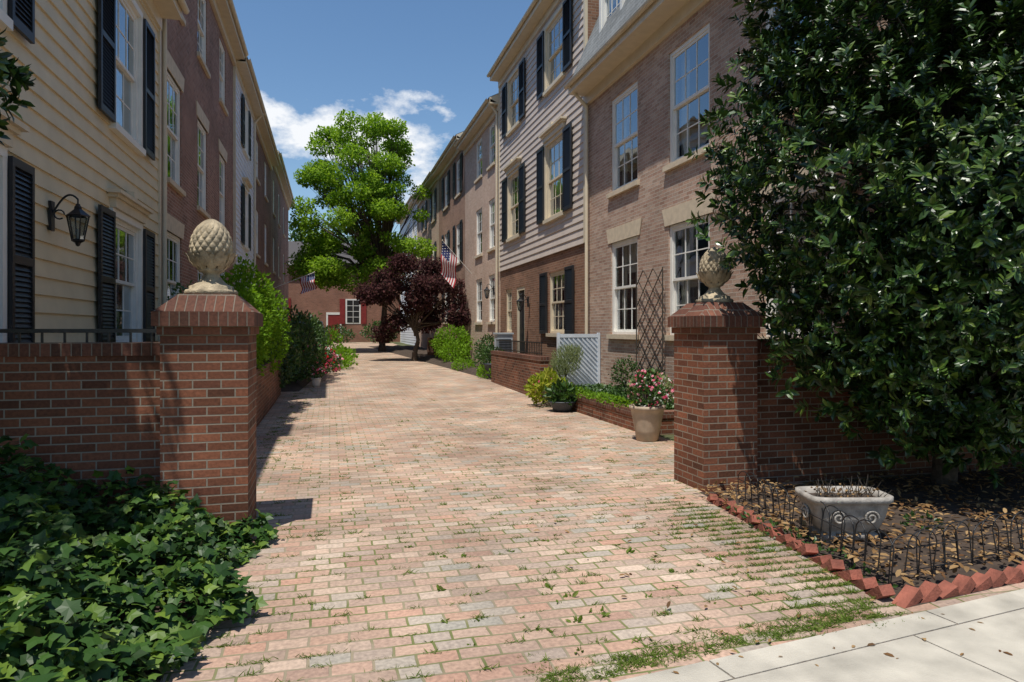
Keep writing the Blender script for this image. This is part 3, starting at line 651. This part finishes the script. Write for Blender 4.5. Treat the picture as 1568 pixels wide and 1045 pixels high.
# ------------------------------------------------------------------ trees
def holly(name,trunk,blobs,ncl,size,mat,per=10,extra=None):
    e=empty(name); C,d=blobpts(ncl,blobs,.2)
    C=C[C[:,2]>.3]
    cen=np.mean(np.array([b[0] for b in blobs]),axis=0)
    n=len(C); axv=nrm(nrm(C-cen)*.8+np.array([0,0,.45])+rdir(n)*.5)
    ref=nrm(np.cross(axv,rdir(n))); ref2=np.cross(axv,ref)
    P=[];A=[];U=[];S=[]; cs=rng.uniform(.8,1.15,n)
    for k in range(per):
        t=2*math.pi*k/per*1.618*2+rng.uniform(-.3,.3,(n,1)); lev=k/per
        rad=ref*np.cos(t)+ref2*np.sin(t)
        A.append(rad*(1-.45*lev)+axv*(.15+.8*lev)+rdir(n)*.12); P.append(C+axv*(lev*.07-.03)*1.2); U.append(axv+rdir(n)*.25); S.append(size*cs*rng.uniform(.7,1.2,n)*(1-.25*lev))
    leaves('foliage',np.concatenate(P),np.concatenate(A),np.concatenate(U),np.concatenate(S),T_LEAF,mat,e)
    mb=MB(); tx,ty,th=trunk
    pts=[Vector((tx+.06*math.sin(k*1.3),ty+.05*math.cos(k),k*th/6-.05)) for k in range(7)]
    mb.tube(pts,[.12-.014*k for k in range(7)],M_bark,10)
    idx=rng.choice(n,size=min(n,260),replace=False)
    for i in idx:
        c=Vector(C[i]); z=max(.5,min(th*.95,c.z-random.uniform(.2,.9))); k=min(5,int(z/th*6)); o=pts[k].lerp(pts[k+1],.5)
        m=o.lerp(c,.55)+Vector((0,0,.12)); mb.tube([o,m,c],[.028,.014,.005],M_twig,5)
    mb.build('trunk_and_limbs',e)
holly('holly_tree',(6.0,5.5,6.2),[((5.55,5.5,3.0),(2.0,1.45,2.3)),((6.2,5.6,5.2),(2.3,1.5,2.2)),((4.6,5.6,3.2),(1.15,.95,1.35)),((6.2,4.9,1.7),(1.7,1.1,1.35)),((4.75,5.3,1.75),(.9,.65,1.1)),((7.6,5.0,3.5),(2.0,1.7,2.7)),((7.3,4.7,1.3),(1.4,1.0,1.1)),((5.5,5.0,1.2),(1.1,.8,.9)),((5.0,5.7,4.6),(1.1,.9,1.3)),((6.9,4.9,4.6),(1.4,1.0,1.4)),((5.6,4.35,2.3),(1.0,.6,1.2))],10500,.112,M_mag,10)
holly('holly_tree',(-4.1,4.0,5.0),[((-3.8,4.2,3.5),(1.75,1.6,1.4)),((-3.2,4.3,2.6),(1.1,1.2,.9)),((-2.55,4.85,3.1),(.72,.4,.6)),((-3.0,3.2,3.2),(1.0,.9,.9)),((-3.35,4.3,5.2),(1.25,1.3,.7)),((-3.1,4.9,4.4),(.9,.9,.5)),((-4.4,3.0,5.0),(1.5,1.3,.9))],4200,.12,M_mag,9)

def shade_tree(name,base,h,blobs,n,size,mat,r0):
    e=empty(name); p,d=blobpts(n,blobs,.3); leaves('foliage',p,d*.5+rdir(n)+np.array([0,0,-.1]),rdir(n)*.8+d*.5+np.array([-.2,-.3,.8]),size*rng.uniform(.6,1.3,n),T_DIA,mat,e)
    mb=MB(); b=Vector(base); top=b+Vector((0,0,h)); mid=b.lerp(top,.5)+Vector((.15,0,0)); mb.tube([b-Vector((0,0,.2)),b+Vector((0,0,.4)),mid,top],[r0*1.5,r0,r0*.75,r0*.5],M_bark,10)
    for c,r in blobs:
        c=Vector(c); m=top.lerp(c,.5)+Vector((0,0,-.2)); s=b.lerp(top,random.uniform(.6,1)); mb.tube([s,m,c],[r0*.35,r0*.22,r0*.06],M_bark,6)
        for k in range(4):
            q=c+Vector((random.uniform(-1,1)*r[0],random.uniform(-1,1)*r[1],random.uniform(-.7,.9)*r[2]))*.8; mb.tube([m,q],[r0*.12,r0*.03],M_bark,4)
    mb.build('trunk_and_limbs',e)
bl=[]
rs=random.Random(11)
for k in range(105):
    z=rs.uniform(4.3,13.6); f=math.sin(math.pi*min(1,max(0,(z-.8)/14.0)))**.5; a=rs.uniform(0,6.28); rr=math.sqrt(rs.uniform(.05,1))*3.75*f
    r=rs.uniform(.45,.95); bl.append(((1.95+rr*math.cos(a),41+rr*math.sin(a),z),(r,r,r*.62)))
bl+=[((2.6,41,13.9),(.6,.6,.4)),((.6,41,13.0),(.8,.8,.5)),((-.6,41,12.1),(.7,.8,.4)),((3.9,41,12.6),(.8,.8,.5)),((-1.3,40,5.0),(1.1,1,.7)),((0,39.5,4.6),(1.1,1,.7)),((1.4,39.5,4.4),(1.2,1,.8)),((2.8,39,4.9),(1.2,1,.8)),((-.6,41,7.0),(1.3,1,.9))]
shade_tree('maple_tree',(3.0,41,gz(41)),5.5,bl,46000,.18,M_maple,.2)
bl=[]
for k in range(30):
    z=rs.uniform(1.4,4.5); a=rs.uniform(0,6.28); rr=rs.uniform(.2,1)*2.1*(1.15-(z-1.9)/4.5); r=rs.uniform(.45,.75)
    bl.append(((3.75+rr*math.cos(a)*1.15,30.8+rr*math.sin(a),z),(r,r,r*.7)))
shade_tree('purple_plum_tree',(3.7,30.8,gz(31)),1.8,bl,17000,.14,M_plum,.12)
bl=[((rs.uniform(-14,14),75+rs.uniform(-3,3),rs.uniform(3,11)),(2.5,2.5,2)) for k in range(40)]
bush('distant_trees',bl,12000,.5,M_green,shell=.3,stem=None)

# ------------------------------------------------------------------ shrubs
bush('arborvitae_shrub',[((-1.5,13.6,1.9),(.55,.8,.95)),((-1.3,14.6,1.6),(.5,.8,.9)),((-1.4,12.2,1.5),(.42,.6,.8))],9500,.075,M_lime)
bush('evergreen_shrub',[((-1.75,9.6,1.45),(.3,.5,.75)),((-1.7,11.0,1.6),(.35,.7,.7))],2200,.08,M_green)
bush('rhododendron_shrub',[((-.85,20.3,1.15),(.75,.8,1.0)),((-1.0,19.2,.8),(.6,.6,.6)),((-1.2,17.2,1.0),(.5,.9,.8)),((-.8,22.5,1.2),(.7,.9,.8))],5200,.12,M_green,T=T_LEAF,shell=.18)
bush('flower_bush',[((-.35,21.6,.75),(.5,.7,.4)),((-.1,23.5,.5),(.5,.8,.35))],1500,.09,M_green,flowers=[(M_pink,200,.10),(M_red,80,.09),(M_whitep,50,.09)])
bush('low_shrub',[((.2,26.5,.4),(.7,1.3,.3)),((.5,29.5,.5),(.6,1.2,.35)),((.1,31,1.0),(.45,.6,.6)),((-.9,26,.7),(.8,1.5,.6))],3200,.12,M_lime)
bush('green_shrub',[((-1.6,33,.9),(1.0,2,.7)),((-.9,37,.8),(1.0,2,.5))],3000,.13,M_green)
bush('green_shrub',[((.4,58,1.2),(1.6,1,.7)),((4,57,1.4),(1.5,1,.9)),((-1.9,57,1.6),(1.4,1,1.1))],2600,.2,M_green)
bush('green_shrub',[((5.1,29.0,1.0),(.85,1.2,.75)),((4.9,27.4,.7),(.6,.8,.45))],3000,.11,M_lime)
bush('green_shrub',[((5.3,22.8,.9),(.5,.9,.5)),((5.0,21.9,.7),(.4,.6,.4))],2200,.08,M_green)
bush('low_shrub',[((4.75,21.0,.25),(.25,.8,.22)),((4.7,24.5,.3),(.4,1.0,.22))],1200,.08,M_lime)
bush('santolina_shrub',[((5.0,14.15,.9),(.33,.33,.33)),((4.85,14.1,.75),(.2,.2,.2)),((5.2,14.2,1.05),(.2,.2,.2))],2400,.09,M_sage,T=T_BLADE,upb=1.2)
bush('coleus_plant',[((4.3,13.6,.35),(.33,.35,.28)),((4.6,13.2,.35),(.2,.3,.2)),((4.5,13.9,.5),(.2,.2,.2))],900,.12,M_yel,T=T_LEAF,flowers=[(M_pink,25,.05)])
bush('boxwood_shrub',[((5.45,12.0,.75),(.28,.28,.32)),((5.6,11.2,.65),(.25,.3,.25))],1600,.05,M_green)
bush('flower_bush',[((5.2,10.4,.6),(.35,.5,.28))],900,.07,M_sage,flowers=[(M_pink,110,.05),(M_whitep,60,.05)])
n=5200; px=rng.uniform(4.82,5.9,n); py=rng.uniform(9.7,13.9,n)
leaves('ground_cover',np.stack([px,py,.3+.1*rng.random(n)],1),rdir(n)+np.array([-.2,0,.3]),np.array([[0,0,1.]])+rdir(n)*.5,rng.uniform(.04,.09,n),T_DIA,M_green)
bush('hanging_ivy',[((4.68,12.6,.36),(.14,.9,.09)),((4.7,11.0,.38),(.12,1.2,.07))],1100,.06,M_lime)

# ivy foreground
n=11500; px=-.60-np.abs(rng.beta(1.0,1.4,n))*3.2; py=rng.uniform(2.45,5.72,n)
px=px+.14*np.sin(py*5)+.07*np.sin(py*13)+rng.normal(0,.03,n)
hh=.08+.24*np.clip((-.55-px)/.5,0,1)+.36*np.clip((-1.1-px)/1.2,0,1)+.10*np.sin(px*7+py*3)+.09*np.sin(py*9-px*4)
pz=np.maximum(.02,hh*(.5+.55*rng.random(n)))
leaves('ivy_ground_cover',np.stack([px,py,pz],1),rdir(n)*np.array([1,1,.45])+np.array([.25,-.45,-.15]),np.array([[.1,-.25,1.]])+rdir(n)*.75,rng.uniform(.04,.105,n),T_IVY,M_ivy)
# weeds in lane joints
rh=.112
def clus(n,cx,cy,per,sx,smin,smax,name):
    z=np.array([gz(v) for v in cy])+.004
    P=np.repeat(np.stack([cx,cy,z],1),per,0)+rng.normal(size=(n*per,3))*np.array([sx,.009,0])
    leaves(name,P,rdir(n*per)*np.array([1,1,.2])+np.array([0,0,.42]),rdir(n*per)+np.array([0,0,.3]),rng.uniform(smin,smax,n*per)*np.repeat(rng.uniform(.4,1,n),per),T_LEAF if smax>.06 else T_BLADE,M_grass)
n=620; cx=rng.uniform(-.9,4.4,n); cy=np.round((2.9+rng.gamma(1.5,2.6,n))/rh)*rh
k2=420; t=rng.random(k2); cx2=3.12+.25*t-np.abs(rng.normal(0,.3,k2)); cy2=np.round((3.0+2.8*t)/rh)*rh
k3=230; cx3=rng.uniform(.9,3.0,k3); cy3=2.75+cx3*.13+np.abs(rng.normal(0,.1,k3))
k4=200; cx4=-.9+np.abs(rng.normal(0,.35,k4)); cy4=np.round(rng.uniform(8,26,k4)/rh)*rh
cx=np.concatenate([cx,cx2,cx3,cx4]); cy=np.concatenate([cy,cy2,cy3,cy4]); ok=(cx<3.25+(cy>6)*1.3); cx=cx[ok];cy=cy[ok]
clus(len(cx),cx,cy,18,.032,.025,.058,'grass_weeds')
n=45; cx=rng.uniform(.4,3.2,n); cy=3.0+rng.random(n)*2.2; clus(n,cx,cy,6,.012,.02,.061,'broadleaf_weeds')
# leaf litter
n=3600; s=rng.random(n)**1.2; px=3.35+s*5.5; py=3.35+.12*s*5.5+rng.random(n)*(2.6-.12*s*5.5)
leaves('leaf_litter',np.stack([px,py,.075+.03*rng.random(n)],1),rdir(n)*np.array([1,1,.25]),np.array([[0,0,1.]])+rdir(n)*.4,rng.uniform(.03,.085,n),T_LEAF,M_litter)
n=120; leaves('fallen_leaves',np.stack([rng.uniform(1.5,3.4,n),rng.uniform(2.6,6,n),np.full(n,.022)],1),rdir(n)*np.array([1,1,.15]),np.array([[0,0,1.]])+rdir(n)*.3,rng.uniform(.02,.055,n),T_LEAF,M_litter)
bush('weeds_patch',[((4.5,4.35,.08),(.16,.12,.08)),((3.32,4.3,.05),(.08,.9,.05))],260,.04,M_green)

# ------------------------------------------------------------------ unseen overhead utility line behind the camera, added to cast wire shadows
e=empty('shadow_utility_line'); mb=MB()
for x,y in ((-14,-1.9),(16,2.0)):
    mb.cyl((x,y,-.1),(x,y,7.5),.14,.10,M_bark,12); mb.box(x-.05,x+.05,y-.8,y+.8,6.0,6.12,M_bark)
mb.build('poles',e); mw=MB()
for dy in (-.35,.0,.4):
    pts=[Vector((-14+30*k/20,-1.9+dy+3.9*k/20,6.15-1.1*math.sin(math.pi*k/20))) for k in range(21)]; mw.tube(pts,.022,M_rubber,6)
mw.build('wires',e)

# ------------------------------------------------------------------ light, sky, camera
tr=Vector((.235,.27,-1)).normalized()
sd=bpy.data.lights.new('sun','SUN'); sd.energy=5.0; sd.angle=math.radians(.5); sd.color=(1,.955,.88)
so=bpy.data.objects.new('sun',sd); so.rotation_euler=tr.to_track_quat('-Z','Y').to_euler(); COL.objects.link(so)
w=bpy.data.worlds.new('World'); scene.world=w; w.use_nodes=True; nt=w.node_tree; L=nt.links.new
bg=nt.nodes['Background']; sky=N(nt,'ShaderNodeTexSky'); sky.sky_type='NISHITA'; sky.sun_disc=False; sky.sun_elevation=math.radians(70); sky.sun_rotation=math.radians(221.6); sky.ozone_density=1.6; sky.air_density=1.1; sky.dust_density=.4
tc=N(nt,'ShaderNodeTexCoord'); mp=N(nt,'ShaderNodeMapping'); mp.inputs['Scale'].default_value=(1,1,1.8); L(tc.outputs['Generated'],mp.inputs['Vector'])
no=N(nt,'ShaderNodeTexNoise'); no.inputs['Scale'].default_value=9; no.inputs['Detail'].default_value=9; no.inputs['Roughness'].default_value=.6; L(mp.outputs[0],no.inputs['Vector'])
masks=[]
for c,rad in (((.02,.957,.265),.20),((.17,.96,.205),.12),((-.08,.957,.285),.11)):
    s=N(nt,'ShaderNodeVectorMath',operation='SUBTRACT'); L(tc.outputs['Generated'],s.inputs[0]); s.inputs[1].default_value=c
    m=N(nt,'ShaderNodeVectorMath',operation='MULTIPLY'); L(s.outputs[0],m.inputs[0]); m.inputs[1].default_value=(1,1,2.3)
    l=N(nt,'ShaderNodeVectorMath',operation='LENGTH'); L(m.outputs[0],l.inputs[0])
    r=N(nt,'ShaderNodeMapRange'); L(l.outputs['Value'],r.inputs[0]); r.inputs[1].default_value=0; r.inputs[2].default_value=rad; r.inputs[3].default_value=1; r.inputs[4].default_value=0
    masks.append(r.outputs[0])
x=masks[0]
for q in masks[1:]:
    mm=N(nt,'ShaderNodeMath',operation='MAXIMUM'); L(x,mm.inputs[0]); L(q,mm.inputs[1]); x=mm.outputs[0]
ma=N(nt,'ShaderNodeMath',operation='MULTIPLY_ADD'); L(x,ma.inputs[0]); ma.inputs[1].default_value=.45; L(no.outputs['Fac'],ma.inputs[2])
cr=N(nt,'ShaderNodeMapRange'); L(ma.outputs[0],cr.inputs[0]); cr.inputs[1].default_value=.66; cr.inputs[2].default_value=.80
hs=N(nt,'ShaderNodeHueSaturation'); hs.inputs['Saturation'].default_value=1.15; L(sky.outputs[0],hs.inputs['Color'])
mx=N(nt,'ShaderNodeMixRGB'); L(cr.outputs[0],mx.inputs[0]); L(hs.outputs[0],mx.inputs[1]); mx.inputs[2].default_value=(7.3,7.5,7.8,1)
L(mx.outputs[0],bg.inputs['Color']); bg.inputs['Strength'].default_value=.128
cd=bpy.data.cameras.new('camera'); co=bpy.data.objects.new('camera',cd); COL.objects.link(co)
co.location=(0,0,1.6); co.rotation_euler=(math.radians(90),0,math.radians(-14.95)); cd.lens=24; cd.sensor_width=36; cd.shift_y=-.0112; cd.clip_end=2000; cd.clip_start=.05
scene.camera=co
scene.view_settings.view_transform='Standard'; scene.view_settings.look='None'; scene.view_settings.exposure=0
